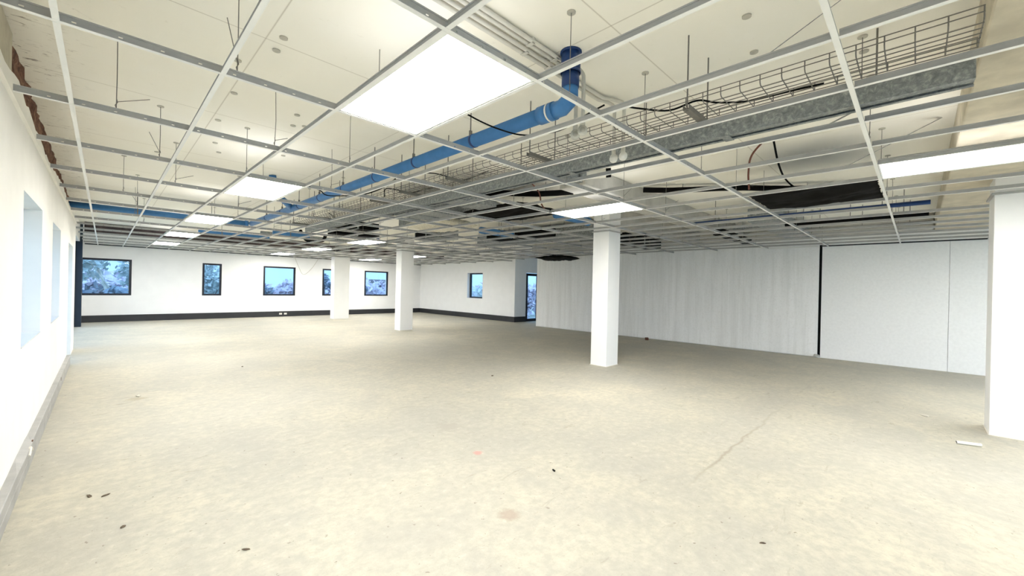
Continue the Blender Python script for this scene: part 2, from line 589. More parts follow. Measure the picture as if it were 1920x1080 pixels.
# back wall with five dark framed windows
bw = [(-0.57, 0.67), (2.65, 3.26), (4.70, 5.94), (7.09, 7.72), (9.10, 10.36)]
bz0, bz1 = 0.90, 2.14
mb = MB()
wall_x(mb, YB, YB+0.25, -0.80, XA, 0.0, SZ, [(a, b_, bz0, bz1) for a, b_ in bw])
struct(mb.obj('wall_back', M['white']), 'long white back wall with a row of dark framed windows')
wl_lab = ['wide dark framed window beside the dark post', 'narrow dark framed window left of the square one', 'square dark framed window near the wall middle',
          'narrow dark framed window half hidden behind the far column', 'square dark framed window between the two far columns']
for k, (a, b_) in enumerate(bw):
    p = bpy.data.objects.new('window_%d' % (wn+k), None)
    COL.objects.link(p)
    p.location = ((a+b_)/2, YB+0.05, 0)
    wframe_x(p, YB+0.035, a, b_, bz0, bz1, 0.065, 0.08)
    struct(p, wl_lab[k])
wn += len(bw)
sk = MB().box(-0.80, XA, YB-0.035, YB, 0.0, 0.215).box(-0.80, XA, YB-0.042, YB, 0.215, 0.228)
struct(sk.obj('baseboard_back', M['skirt']), 'charcoal skirting trunking along the back wall')

# alcove wall on the far right with a recessed window, and its return with a glazed door
mb = MB()
wall_y(mb, XA, XA+0.30, 12.10, YB+0.25, 0.0, SZ, [(14.19, 15.30, 0.93, 2.12)])
struct(mb.obj('wall_far_right', M['white']), 'white far right wall with one recessed window')
p = bpy.data.objects.new('window_%d' % wn, None)
COL.objects.link(p)
p.location = (XA+0.2, 14.75, 0)
wframe_y(p, XA+0.20, 14.19, 15.30, 0.93, 2.12, 0.065, 0.08)
struct(p, 'dark framed window deep in the far right wall')
wn += 1
mb = MB()
wall_x(mb, 12.10, 12.30, XA+0.30, 15.9, 0.0, SZ, [(13.0, 14.6, 0.0, 2.13)])
mb.box(XA, XA+0.30, 12.098, 12.10, 0, SZ)
struct(mb.obj('wall_return', M['white']), 'white return wall holding the glazed door')
p = bpy.data.objects.new('door_2', None)
COL.objects.link(p)
p.location = (13.8, 12.2, 0)
wframe_x(p, 12.16, 13.03, 14.58, 0.002, 2.11, 0.11, 0.08, (13.82,))
for s_ in (-1, 1):
    MB().tube([(s_*0.09-0.0, -0.10, 0.95), (s_*0.09, -0.10, 1.25)], 0.011, 8).obj('door_handle', M['alu'], p, True)
struct(p, 'dark framed glazed double door in the return wall')
sk = MB().box(XA-0.035, XA, 12.06, YB-0.042, 0.0, 0.215).box(XA-0.042, XA, 12.055, YB-0.042, 0.215, 0.228)
sk.box(XA, 13.0, 12.06, 12.098, 0.0, 0.215).box(XA, 13.0, 12.055, 12.098, 0.215, 0.228)
struct(sk.obj('baseboard_right', M['skirt']), 'charcoal skirting along the far right wall')
struct(MB().box(15.9, 16.0, 10.0, 12.3, 0, SZ).obj('wall_passage_end', M['white']), 'white end wall of the side passage')

# right wall: precast concrete panels on a dark backing
wr = MB().box(XR+0.03, XR+0.25, YF, 10.38, 0.0, SZ).obj('wall_right', M['concrete'])
struct(wr, 'weathered grey white concrete wall on the right')
gap = 0.022
cuts = [YF, -0.44, 1.61, 10.38]
gaps = [0.003, 0.026]
lo = cuts[0]
for k in range(3):
    a = cuts[k] + (0 if k == 0 else gaps[k-1])
    b_ = cuts[k+1] - (0 if k == 2 else gaps[k])
    pm = MB().box(XR, XR+0.03, a, b_, 0.0 if k < 2 else 0.012, SZ)
    pm.obj('concrete_panel', M['concrete'] if k == 2 else plain('pale_concrete_panel', (0.93, 0.93, 0.92), 0.85, 0, 0.03, 22, 0.2), wr, bevel=0.002)
MB().box(XR+0.012, XR+0.03, 1.584, 1.636, 0.0, 2.62).obj('joint_filler', M['black'], wr)
MB().box(XR, XR+0.25, 10.38, 10.40, 0, SZ).obj('wall_end', M['white'], wr)
MB().box(XR+0.28, 15.9, 10.2, 10.38, 0, SZ).obj('passage_side', M['white'], wr)
struct(MB().box(XR-0.022, XR-0.001, 1.66, 2.66, GZ-0.004, GZ+0.002).box(XR-0.003, XR-0.001, 1.66, 2.66, GZ, GZ+0.024).obj('trim_3', M['teewhite']), 'white wall angle left on the right wall')
struct(MB().box(XR-0.020, XR-0.001, YF+0.02, 1.60, GZ-0.002, GZ+0.002).box(XR-0.003, XR-0.001, YF+0.02, 1.60, GZ+0.002, GZ+0.026).obj('trim_4', M['skirt']), 'dark wall angle over the right wall')
struct(MB().box(-0.47, XA-0.002, YB-0.025, YB-0.001, GZ-0.002, GZ+0.028).obj('trim_5', M['skirt']), 'dark wall angle over the back wall')
mb = MB()
wall_x(mb, YF-0.2, YF, XL-0.7, 16.0, 0.0, SZ, [(0.0, 11.4, 0.05, 2.56)])
struct(mb.obj('wall_front', M['white']), 'white wall behind the viewer')
p = bpy.data.objects.new('window_30', None)  # unseen glazing, added to let in bluish fill light
COL.objects.link(p)
p.location = (5.7, YF-0.1, 0)
wframe_x(p, YF-0.1, 0.0, 11.4, 0.052, 2.56, 0.06, 0.08, (1.9, 3.8, 5.7, 7.6, 9.5))
struct(p, 'added wide glazed front behind the viewer, for fill daylight')

# grey skirting trunking on the near left wall, dented and split
tr = MB()
y0 = YF
ys = [YF, 0.0, 3.0, 4.2, 4.55, 4.62, 4.75, 4.9, 5.02, 5.2, 6.5, 10.08]
prof = []
for yv in ys:
    dx = 0.0
    if 4.5 < yv < 5.1:
        dx = 0.010
    prof.append([(XL, yv, 0.0), (XL+0.046, yv, 0.0), (XL+0.046, yv, 0.075), (XL+0.043, yv, 0.080), (XL+0.046, yv, 0.085), (XL+0.045+dx*0.3, yv, 0.152), (XL+0.040-dx, yv, 0.158), (XL, yv, 0.158+dx)])
vs = [p_ for pr in prof for p_ in pr]
fs = []
K = 8
for i in range(len(prof)-1):
    for k in range(K-1):
        fs.append((i*K+k, i*K+k+1, (i+1)*K+k+1, (i+1)*K+k))
fs.append(tuple(range(K)))
fs.append(tuple(reversed([(len(prof)-1)*K+k for k in range(K)])))
tr.add(vs, fs)
tr_o = struct(tr.obj('baseboard_left', M['trunk']), 'dented grey trunking along the foot of the left wall')
br = MB()
rr2 = random.Random(5)
pp = [(XL+0.049, 4.72+0.03*i, 0.150-0.012*abs(i-3)+rr2.uniform(-0.006, 0.006)) for i in range(7)]
br.tube(pp, 0.010, 5)
br.obj('split_edge', M['paper'], tr_o)
MB().box(XL+0.040, XL+0.0475, 4.98, 5.01, 0.135, 0.16).obj('hole', M['rubble'], tr_o)
MB().box(XL+0.040, XL+0.0475, 8.02, 8.05, 0.10, 0.14).obj('hole', M['rubble'], tr_o)

# ------------------------------------------------------------------ columns
def column(x0, x1, y0, y1, label, trim=True):
    cx, cy = (x0+x1)/2, (y0+y1)/2
    t = thing('column', label, 'column', (cx, cy, 0))
    hx, hy = (x1-x0)/2, (y1-y0)/2
    MB().box(-hx, hx, -hy, hy, 0.0, SZ).obj('shaft', M['column'], t, bevel=0.006)
    if trim:
        e = 0.022
        q = MB()
        q.box(-hx-e, hx+e, -hy-e, -hy, GZ-0.004, GZ+0.02).box(-hx-e, hx+e, hy, hy+e, GZ-0.004, GZ+0.02)
        q.box(-hx-e, -hx, -hy, hy, GZ-0.004, GZ+0.02).box(hx, hx+e, -hy, hy, GZ-0.004, GZ+0.02)
        q.obj('wall_angle', M['tee'], t)
    ft = MB()
    ft.box(-hx-0.012, hx+0.012, -hy-0.010, hy+0.010, 0.0, 0.006)
    ft.obj('mortar_foot', M['paper'], t)
    return t
column(6.75, 7.17, 4.165, 4.515, 'white square column nearest the viewer, in front of the concrete wall')
column(6.75, 7.21, 11.79, 12.13, 'white square column in the middle distance left of the recessed window')
column(6.72, 7.36, 17.10, 17.45, 'wide white column farthest away, hiding part of a narrow window')
column(6.75, 7.205, -0.895, -0.57, 'white pillar cut off by the right edge of the view')

# ------------------------------------------------------------------ suspended grid
grid = thing('ceiling_grid', 'open suspended ceiling grid of grey steel tees with no tiles', 'ceiling grid', (0, 0, GZ))
XS = [-0.165+0.6*i for i in range(0, 21)]
YS = [0.272+1.2*j for j in range(-4, 16)]

def main_mesh(L):
    mb = MB()
    mb.box(0, L, -0.012, 0.012, 0.0, 0.0015, 1)
    mb.box(0, L, -0.0012, 0.0012, 0.0015, 0.014)
    mb.box(0, L, -0.0012, 0.0012, 0.021, 0.036)
    mb.box(0, L, -0.0045, 0.0045, 0.036, 0.043)
    x = 0.0
    while x < L-0.02:
        e = min(L, x+0.135)
        mb.box(x, e, -0.0012, 0.0012, 0.014, 0.021)
        x += 0.15
    return mb.mesh('main_tee', [M['tee'], M['teewhite']])
def cross_mesh(L):
    mb = MB()
    mb.box(-0.012, 0.012, 0, L, 0.0, 0.0015, 1)
    mb.box(-0.0012, 0.0012, 0, L, 0.0015, 0.030)
    mb.box(-0.0045, 0.0045, 0, L, 0.030, 0.037)
    return mb.mesh('cross_tee', [M['tee'], M['teewhite']])
mm = main_mesh(XR-0.004-(-0.405))
mm2 = main_mesh(XA-0.004-(-0.470))
for yv in YS:
    if yv > 12.2:
        inst('main_tee', mm2, grid, (-0.470, yv, 0))
    else:
        inst('main_tee', mm, grid, (-0.405, yv, 0))
CL = 1.2-0.026
cm = cross_mesh(CL)
cells = []
for x in XS:
    for j in range(len(YS)-1):
        y0 = YS[j]
        if x > XR-0.03 and y0 < 12.2:
            continue
        if abs(x-7.035) < 0.01 and any(y0 < c < y0+1.2 for c in (4.3, 11.9, 17.3, -0.7)):
            continue
        if abs(x-5.835) < 0.01 and abs(y0-0.272) < 0.01:
            continue
        cells.append((x, y0))
cells.sort(key=lambda c: (c[0]-0)**2+(c[1]+0.6)**2 + (1000 if c[1] < -1.0 else 0))
for x, y0 in cells[:300]:
    inst('cross_tee', cm, grid, (x, y0+0.013, 0))
rest = MB()
for x, y0 in cells[300:]:
    rest.box(x-0.012, x+0.012, y0+0.013, y0+0.013+CL, 0, 0.0015, 1)
    rest.box(x-0.0012, x+0.0012, y0+0.013, y0+0.013+CL, 0.0015, 0.030)
    rest.box(x-0.0045, x+0.0045, y0+0.013, y0+0.013+CL, 0.030, 0.037)
ro = rest.obj('far_cross_tees', [M['tee'], M['teewhite']], grid)
ro['kind'] = 'stuff'
# stub ends and last short tees against the back wall
sm = cross_mesh(YB-0.03-(YS[-1]+0.013))
for x in XS:
    inst('cross_tee_end', sm, grid, (x, YS[-1]+0.013, 0))

# hangers
def disc(mb, c, r, h, n=12):
    mb.tube([(c[0], c[1], c[2]), (c[0], c[1], c[2]+h)], r, n)
    return mb
plate_me = disc(MB(), (0, 0, -0.008), 0.026, 0.008).mesh('anchor_plate', M['plate'])
hr = random.Random(11)
top = SZ-GZ
wm = []
for v in range(4):
    mb = MB()
    b0 = 0.040
    mb.tube([(0, 0, b0), (hr.uniform(-.008, .008), hr.uniform(-.008, .008), 0.25), (0, 0, top)], 0.0026, 5)
    mb.tube([(0.006, 0.004, b0-0.012), (-0.006, -0.004, b0+0.02), (0.006, 0.003, b0+0.045), (0, 0, b0+0.07)], 0.0026, 5)
    if v:
        a = hr.uniform(-2.4, 2.4)
        l = (0.10, 0.17, 0.24)[v-1]
        mb.tube([(0, 0, b0+0.045), (l*math.cos(a), l*math.sin(a), b0+0.045+l*0.45)], 0.0024, 5)
    wm.append(mb.mesh('hanger_wire', M['wire']))
def hanger(x, y, v, plate=True):
    h = inst('hanger_wire', wm[v], grid, (x, y, 0))
    if plate:
        inst('anchor_plate', plate_me, h, (0, 0, top))
fixed = [(0.04, 3.872, 2, False), (0.35, 5.072, 3, True), (1.00, 3.872, 1, False), (0.58, 6.272, 2, True), (1.05, 5.072, 0, True), (0.5, 2.672, 3, False),
         (1.92, 1.472, 0, True), (2.84, 1.472, 0, True), (3.35, 0.272, 1, True)]
for f in fixed:
    hanger(*f)
for yv in YS:
    if yv < -0.3 or yv > 12.0:
        continue
    x = 0.15+hr.uniform(0, 0.5)
    while x < 11.5:
        ok = all((x-f[0])**2+(yv-f[1])**2 > 0.6**2 for f in fixed)
        ok = ok and not (2.10 < x < 2.42) and not (2.60 < x < 2.97) and not (3.2 < x < 3.4) and not (yv < 0 and yv > -1)
        ok = ok and not (6.6 < x < 7.3) and not (x > 11.3)
        if ok:
            hanger(x, yv, hr.randrange(4), hr.random() < 0.7)
        x += 1.2+hr.uniform(-0.2, 0.2)
for (x, y) in ((0.82, 3.02), (0.83, 3.22), (2.65, 0.74), (3.56, 0.28), (0.79, 5.05), (0.77, 4.22), (3.08, 0.81), (0.67, 3.58), (1.3, 4.3), (1.36, 4.62), (1.45, 4.55),
               (0.9, 5.9), (1.0, 6.3), (3.9, 1.9), (4.4, 0.9), (3.2, 2.2), (1.6, 5.8), (1.5, 6.6), (0.45, 6.9)):
    inst('anchor_plate', plate_me, ceil, (x, y, SZ))

# loose strap braces between slab and grid
def strap(a, b_, label):
    a, b_ = Vector(a), Vector(b_)
    d = (b_-a).normalized()
    s = d.cross(Vector((0, 0, 1))).normalized()*0.016
    n_ = s.cross(d).normalized()*0.0015
    mb = MB()
    vs = []
    for p_ in (a, b_):
        vs += [p_-s-n_, p_+s-n_, p_+s+n_, p_-s+n_]
    mb.add(vs, [(0, 1, 2, 3), (7, 6, 5, 4), (0, 4, 5, 1), (1, 5, 6, 2), (2, 6, 7, 3), (3, 7, 4, 0)])
    lp = (a-d*0.0)
    mb.box(lp.x-0.02, lp.x+0.02, lp.y-0.02, lp.y+0.02, lp.z-0.006, lp.z)
    tag(mb.obj('strap_brace', M['galv']), label, 'brace')
strap((2.30, 0.56, 2.64), (2.78, 0.24, 3.095), 'bent grey strap brace above the wire basket at the top right')
strap((3.50, 0.47, 2.63), (4.42, 0.18, 3.095), 'grey strap brace just past the galvanised trunking')
strap((4.69, 0.46, 2.63), (5.35, -0.12, 3.095), 'grey strap brace above the right hand light panel')

# ------------------------------------------------------------------ light panels
def light_meshes():
    hx, hy = 0.286, 0.586
    fr = MB()
    t = 0.012
    fr.box(-hx, hx, -hy, -hy+t, 0.003, 0.05).box(-hx, hx, hy-t, hy, 0.003, 0.05).box(-hx, -hx+t, -hy+t, hy-t, 0.003, 0.05).box(hx-t, hx, -hy+t, hy-t, 0.003, 0.05)
    body = MB().box(-hx, hx, -hy, hy, 0.044, 0.05)
    back = MB().box(-hx+0.03, hx-0.03, -hy+0.03, hy-0.03, 0.051, 0.056)  # added glowing back, there to brighten the slab above
    dif = MB().box(-hx+t, hx-t, -hy+t, hy-t, 0.004, 0.012)
    return fr.mesh('frame', M['teewhite']), body.mesh('housing', M['teewhite']), dif.mesh('diffuser', M['lamp']), back.mesh('added_back_glow', M['addedglow'])
lm = light_meshes()
def light(x, y, label, group=None):
    t = thing('light_panel', label, 'light', (x, y, GZ), group)
    inst('frame', lm[0], t)
    inst('housing', lm[1], t)
    inst('diffuser', lm[2], t)
    inst('added_back_glow', lm[3], t)
X1, X2, X3 = 1.335, 4.935, 8.535
light(X1, 2.072, 'largest glowing ceiling light panel, nearest the viewer beside the blue pipe')
light(X1, 5.672, 'glowing light panel second along the left row')
light(X1, 9.272, 'glowing light panel third along the left row, by the blue cross pipe')
light(X1, 12.872, 'glowing light panel fourth along the left row')
light(X1, 16.472, 'glowing light panel last in the left row, near the back wall')
light(X2, -0.328, 'glowing light panel at the right edge before the white pillar')
light(X2, 3.272, 'glowing light panel above and in front of the nearest column')
light(X2, 10.472, 'glowing light panel left of the top of the middle column')
light(X2, 14.072, 'glowing light panel above the square back window')
light(X2, 17.672, 'glowing light panel of the middle row nearest the back wall')
light(X3, 14.072, 'glowing light panel just right of the middle column top')
light(X3, 17.672, 'glowing light panel seen just left of the middle column, by the back wall')
for x, y, lab_ in ((X1, -1.528, 'added light panel continuing the left row just behind the viewer'), (X2, -3.928, 'added light panel continuing the middle row behind the viewer'),
                   (X3, -1.528, 'added light panel hidden behind the right hand pillar'), (X3, -3.928, 'added light panel of the right row by the added glazed front')):
    light(x, y, lab_, 'added light panels out of view')  # unseen panels, added as fill for the right wall and slab

# ------------------------------------------------------------------ blue drain pipes
PX, PZ = 2.25, 2.735
dp = thing('drain_pipe', 'long blue plastic drain pipe running above the grid from a slab hole', 'pipe', (PX, 1.70, PZ))
MB().tube([(0, 0.02, SZ-PZ), (0, 0.02, 0.215)], 0.066, 20).tube([(0, 0.02, 0.23), (0, 0.02, 0.215)], 0.070, 20).obj('socket', M['navy'], dp, True)
MB().tube([(0, 0.02, SZ-PZ-0.012), (0, 0.02, SZ-PZ)], 0.074, 20).obj('slab_sleeve', M['navy'], dp, True)
MB().tube([(0, 0.02, 0.225), (0, 0.02, 0.12)], 0.060, 20).obj('coupling', M['navy'], dp, True)
MB().tube([(0, 0.02, 0.13), (0, 0.02, 0.06)], 0.055, 20).obj('riser', M['blue'], dp, True)
MB().tube([(0, 0.02, 0.075), (0, 0.035, 0.03), (0, 0.085, -0.012+0.012), (0, 0.17, 0)], 0.058, 20).obj('elbow', M['blue'], dp, True)
MB().tube([(0, 0.15, 0), (0, 0.19, 0)], 0.064, 20).obj('collar', M['blue'], dp, True)
MB().tube([(0, 0.19, 0), (0, 0.203, 0)], 0.066, 20).obj('seal_ring', M['pvcwhite'], dp, True)
MB().tube([(0, 0.203, 0), (0, 0.29, 0)], 0.064, 20).obj('collar', M['blue'], dp, True)
MB().tube([(0, 0.17, 0), (0, 8.60, 0)], 0.055, 20).obj('pipe', M['blue'], dp, True)
clamp = MB().tube([(0, -0.012, 0), (0, 0.012, 0)], 0.0585, 20).mesh('clamp', M['navy'], True)
rodm = MB().tube([(0, 0, 0.05), (0, 0, SZ-PZ)], 0.005, 6).box(-0.012, 0.012, -0.008, 0.008, 0.056, 0.10).mesh('hanger_rod', M['wire'])
for yv in (1.05, 1.98, 2.85, 3.75, 4.6, 5.5, 6.4, 7.4):
    inst('clamp', clamp, dp, (0, yv, 0))
    inst('hanger_rod', rodm, dp, (0, yv+0.05, 0))
MB().tube([(0, 5.9, 0.0), (-0.16, 5.68, 0.05), (-0.42, 5.35, 0.12), (-0.46, 5.30, SZ-PZ)], 0.05, 16).obj('branch', M['blue'], dp, True)

def cross_pipe(x0, x1, y, z, r, label, posts=(), name='drain_pipe'):
    t = thing(name, label, 'pipe', ((x0+x1)/2, y, z))
    cx = (x0+x1)/2
    MB().tube([(x0-cx, 0, 0), (x1-cx, 0, 0)], r, 16).obj('pipe', M['blue'], t, True)
    for q in posts:
        MB().tube([(q-cx, 0, -r), (q-cx, 0, SZ-z)], 0.005, 6).tube([(q-cx-0.01, 0, 0), (q-cx+0.01, 0, 0)], r*1.05, 16).obj('hanger_rod', M['wire'], t)
    MB().tube([(x1-cx-0.04, 0, 0), (x1-cx+0.02, 0, 0)], r*1.16, 16).obj('collar', M['blue'], t, True)
    return t
cross_pipe(XL-0.02, 2.18, 10.38, PZ, 0.055, 'blue drain pipe crossing from the left wall to the long blue pipe', (0.42, 1.55))
cross_pipe(1.7, 3.3, 13.2, PZ, 0.05, 'short blue pipe beyond the third left light panel', (2.2,))
cross_pipe(5.85, 6.80, 6.85, 2.72, 0.075, 'blue pipe behind the black draped duct in the middle', (6.4,))
cross_pipe(5.7, 6.7, 4.62, 2.80, 0.075, 'blue pipe tucked left of the nearest column head')
cross_pipe(3.0, 3.85, 11.6, 2.72, 0.055, 'blue pipe past the second black lined duct length', (3.4,))

# ------------------------------------------------------------------ wire cable basket
BY0, BY1 = -0.185, 9.2
bk_ = thing('cable_basket', 'steel wire cable basket hanging above the grid beside the blue pipe', 'cable tray', (2.78, BY0, 2.66))
u = MB()
u.tube([(-0.15, 0, 0.055), (-0.15, 0, 0.012), (-0.138, 0, 0), (0.138, 0, 0), (0.15, 0, 0.012), (0.15, 0, 0.055)], 0.0030, 5)
um = u.mesh('cross_wire', M['wire'])
nb = int((BY1-BY0)/0.105)
for i in range(nb+1):
    inst('cross_wire', um, bk_, (0, 0.003+i*0.105, 0))
lwm = MB().tube([(0, 0, 0), (0, BY1-BY0, 0)], 0.0028, 5).mesh('long_wire', M['wire'])
for (x, z) in ((-0.153, 0.055), (-0.153, 0.028), (-0.12, -0.004), (-0.07, -0.004), (-0.02, -0.004), (0.03, -0.004), (0.08, -0.004), (0.125, -0.004), (0.153, 0.028), (0.153, 0.055)):
    inst('long_wire', lwm, bk_, (x, 0, z))
chm = MB().box(-0.19, 0.19, -0.020, -0.017, -0.03, 0).box(-0.19, 0.19, 0.017, 0.020, -0.03, 0).box(-0.19, 0.19, -0.02, 0.02, -0.032, -0.030).mesh('bracket', M['wire'])
rm = MB().tube([(0, 0, -0.045), (0, 0, SZ-2.66)], 0.005, 6).tube([(0, 0, -0.045), (0, 0, -0.032)], 0.010, 6).mesh('threaded_rod', M['wire'])
for yv in (1.06, 2.42, 3.62, 4.6, 5.4, 6.5, 7.6, 8.7):
    b_ = inst('bracket', chm, bk_, (0, yv-BY0, -0.008))
    for s_ in (-1, 1):
        inst('threaded_rod', rm, b_, (s_*0.172, 0, 0.008))

# ------------------------------------------------------------------ galvanised trunking
gt = thing('cable_trunking', 'long mottled galvanised steel trunking running beside the wire basket', 'trunking', (3.31, -0.20, 2.635))
L1 = 2.80
def chan(y0, y1):
    mb = MB()
    mb.box(-0.065, -0.062, y0, y1, 0, 0.105).box(0.062, 0.065, y0, y1, 0, 0.105).box(-0.065, 0.065, y0, y1, 0.105, 0.108)
    mb.box(-0.062, -0.035, y0, y1, 0, 0.003).box(0.035, 0.062, y0, y1, 0, 0.003).box(-0.035, 0.035, y0, y1, 0.012, 0.015)
    return mb
for a, b_ in ((0, 1.24), (1.243, 2.69), (2.693, 5.2), (5.203, 8.2), (8.203, 10.2)):
    chan(a, b_).obj('channel', M['galv'], gt)
for yv in (1.24, 2.69, 5.2, 8.2):
    MB().box(-0.070, 0.070, yv-0.03, yv+0.03, -0.004, 0.0).box(-0.070, -0.066, yv-0.03, yv+0.03, 0, 0.112).box(0.066, 0.070, yv-0.03, yv+0.03, 0, 0.112).obj('joint_clip', M['galv'], gt)
for yv in (0.4, 1.9, 3.4, 4.9, 6.6):
    MB().tube([(0, yv, 0.108), (0, yv, SZ-2.635)], 0.005, 6).obj('hanger_rod', M['wire'], gt)

# junction box and white spigot at the trunking joint
jb = thing('duct_box', 'galvanised connection box under the trunking joint with a round white spigot', 'duct', (3.62, 2.72, 2.66))
MB().box(-0.20, 0.14, -0.05, 0.20, 0.0, 0.10).obj('box', M['galv'], jb, bevel=0.004)
MB().tube([(0.10, -0.04, 0.07), (0.14, -0.10, 0.075)], 0.055, 14).obj('clamp_band', M['galv'], jb, True)
MB().tube([(0.12, -0.07, 0.075), (0.26, -0.28, 0.09)], 0.050, 16, False).obj('spigot', M['pvcwhite'], jb, True)
MB().tube([(0.255, -0.272, 0.09), (0.285, -0.318, 0.093)], 0.051, 16).obj('spigot_mouth', M['black'], jb, True)

# ------------------------------------------------------------------ white conduits
def conduit(y, xend, yend, zend, label, box_out):
    t = thing('conduit', label, 'conduit', (xend, yend, zend))
    zc = SZ-0.022
    p = [(-0.2, y, zc), (xend-0.12, y, zc), (xend-0.05, (y+yend)/2, zc-0.01), (xend-0.012, yend, zc-0.05), (xend, yend, zc-0.12), (xend, yend, zend)]
    p = [p[0], p[1]] + bez(p[1:], 5)[1:]
    p = [Vector(q)-Vector((xend, yend, zend)) for q in p]
    MB().tube(p, 0.0145, 10).obj('tube', M['conduit'], t, True)
    MB().tube([(0, 0, 0.04), (0, 0, -0.01)], 0.018, 10).obj('adaptor', M['conduit'], t, True)
    jb_ = MB()
    jb_.tube([Vector((0.018, 0.018, -0.025))*0, Vector((-0.026, -0.020, 0))], 0.034, 18)
    ob = jb_.obj('junction_box', M['conduit'] if not box_out else M['pvcwhite'], t, True)
    ob.location = (0.012, 0.009, -0.035)
    ins = MB().tube([(-0.026, -0.020, 0), (-0.0275, -0.0212, 0)], 0.020 if not box_out else 0.030, 18)
    o2 = ins.obj('lid' if box_out else 'knockout', M['pvcwhite'] if box_out else M['plate'], t, True)
    o2.location = (0.012, 0.009, -0.035)
conduit(1.805, 2.44, 1.745, 2.655, 'grey white conduit bending down beside the blue riser, right one', False)
conduit(1.845, 2.46, 1.825, 2.650, 'grey white conduit bending down beside the blue riser, left one', False)
conduit(1.90, 3.06, 1.77, 2.625, 'white conduit dropping past the wire basket to a round box, right one', True)
conduit(1.945, 3.06, 1.86, 2.625, 'white conduit dropping past the wire basket to a round box, left one', True)
for nm, yv in (('row', 1.81),):
    pass
sad = MB().box(-0.012, 0.012, -0.03, 0.03, -0.040, -0.034).box(-0.012, 0.012, -0.03, -0.027, -0.04, 0).box(-0.012, 0.012, 0.027, 0.03, -0.04, 0).mesh('saddle', M['conduit'])
for x in (1.15, 1.95, 2.2):
    inst('saddle', sad, ceil, (x, 1.825, SZ))
    inst('saddle', sad, ceil, (x+0.05, 1.922, SZ))

# ------------------------------------------------------------------ loose cables
def cable(pts, r, label, mat='black', name='cable', cat='cable'):
    c0 = Vector(pts[0])
    p = [q-c0 for q in bez(pts, 6)]
    o = MB().tube(p, r, 6).obj(name, M[mat], None, True)
    o.location = c0
    return tag(o, label, cat)
cable([(1.66, 2.24, 2.70), (1.77, 2.23, 2.66), (2.02, 2.22, 2.64), (2.26, 2.15, 2.637), (2.37, 1.9, 2.642), (2.30, 1.59, 2.66), (2.34, 1.50, 2.70)], 0.0055, 'thin black cable sagging under the near end of the blue pipe')
cable([(2.48, 1.46, 2.73), (2.62, 1.39, 2.735), (2.66, 1.2, 2.68), (2.66, 1.02, 2.69), (2.75, 0.93, 2.68), (2.84, 0.79, 2.675), (2.86, 0.67, 2.675), (2.88, 0.57, 2.68), (2.90, 0.40, 2.68)], 0.006, 'black cable snaking along inside the near wire basket')
cable([(2.48, 4.72, 2.70), (2.42, 4.13, 2.70), (2.56, 3.89, 2.73), (2.74, 3.73, 2.69), (2.88, 3.67, 2.68), (3.0, 3.4, 2.76)], 0.006, 'black cable kinked over the middle of the wire basket')
cable([(2.70, 5.2, 2.68), (2.60, 4.95, 2.73), (2.81, 4.7, 2.68), (2.84, 4.4, 2.69), (2.90, 4.2, 2.68)], 0.006, 'short black cable lying farther along the wire basket')
cable([(1.76, 5.32, 2.66), (1.91, 5.37, 2.64), (2.06, 5.56, 2.635), (2.22, 5.46, 2.64), (2.37, 5.17, 2.64), (2.45, 4.82, 2.68), (2.47, 4.49, 2.75)], 0.007, 'black cable looping under the blue pipe past the second light panel')
cable([(5.14, 1.37, 2.64), (4.95, 1.33, 2.78), (4.75, 1.25, 2.90), (4.85, 1.15, 3.08)], 0.010, 'brown looped cable left of the black plastic duct', 'brown')
cable([(4.95, 1.10, 3.08), (5.20, 1.10, 2.88), (5.5, 1.08, 2.76), (5.9, 1.0, 2.72), (6.3, 0.7, 2.72)], 0.010, 'dark cable dropping onto the black plastic duct', 'black')
cable([(4.3, 3.95, 2.98), (4.42, 3.9, 2.85), (4.45, 3.88, 2.70), (4.58, 3.92, 2.63), (4.62, 3.95, 2.61)], 0.010, 'brown cable dropping to the left end of the near column light', 'brown')
cable([(3.9, 2.9, 2.72), (4.15, 2.85, 2.66), (4.45, 2.78, 2.64), (4.7, 2.75, 2.66)], 0.008, 'grey black flex lying left of the near column light', 'black')
cable([(5.87, 19.37, 2.64), (6.05, 19.37, 2.18), (6.26, 19.36, 1.84), (6.61, 19.37, 2.14), (6.9, 19.37, 2.61)], 0.006, 'thin cable hanging in a V on the back wall', 'plate')
cable([(3.2, 8.5, 2.9), (3.35, 8.2, 2.7), (3.3, 7.9, 2.64), (3.6, 7.6, 2.66)], 0.008, 'black flex dangling over the far end of the trunking', 'black')

# ------------------------------------------------------------------ black insulated pipes and draped ducts
def black_pipe(a, b_, r, label):
    a, b_ = Vector(a), Vector(b_)
    t = thing('insulated_pipe', label, 'pipe', tuple((a+b_)/2))
    c = (a+b_)/2
    n = 9
    pts = [a.lerp(b_, i/(n-1)) - c + Vector((0, 0, -0.012*math.sin(i*1.3))) for i in range(n)]
    MB().tube(pts, r, 12).obj('foam_sleeve', M['black'], t, True)
    for k in (0.2, 0.8):
        q = a.lerp(b_, k)-c
        MB().tube([q+Vector((0, 0, -r)), q+Vector((0, 0, SZ-c.z))], 0.004, 5).obj('hanger_wire', M['wire'], t)
black_pipe((3.80, 5.45, 2.93), (5.0, 3.72, 2.93), 0.045, 'black insulated pipe above the grid left of the near column light')
black_pipe((5.85, 3.02, 3.02), (7.55, 0.70, 3.02), 0.042, 'black insulated pipe above the draped black duct on the right')

black_pipe((3.7, 8.35, 2.93), (4.75, 6.95, 2.93), 0.04, 'black insulated pipe beyond the grey duct box')

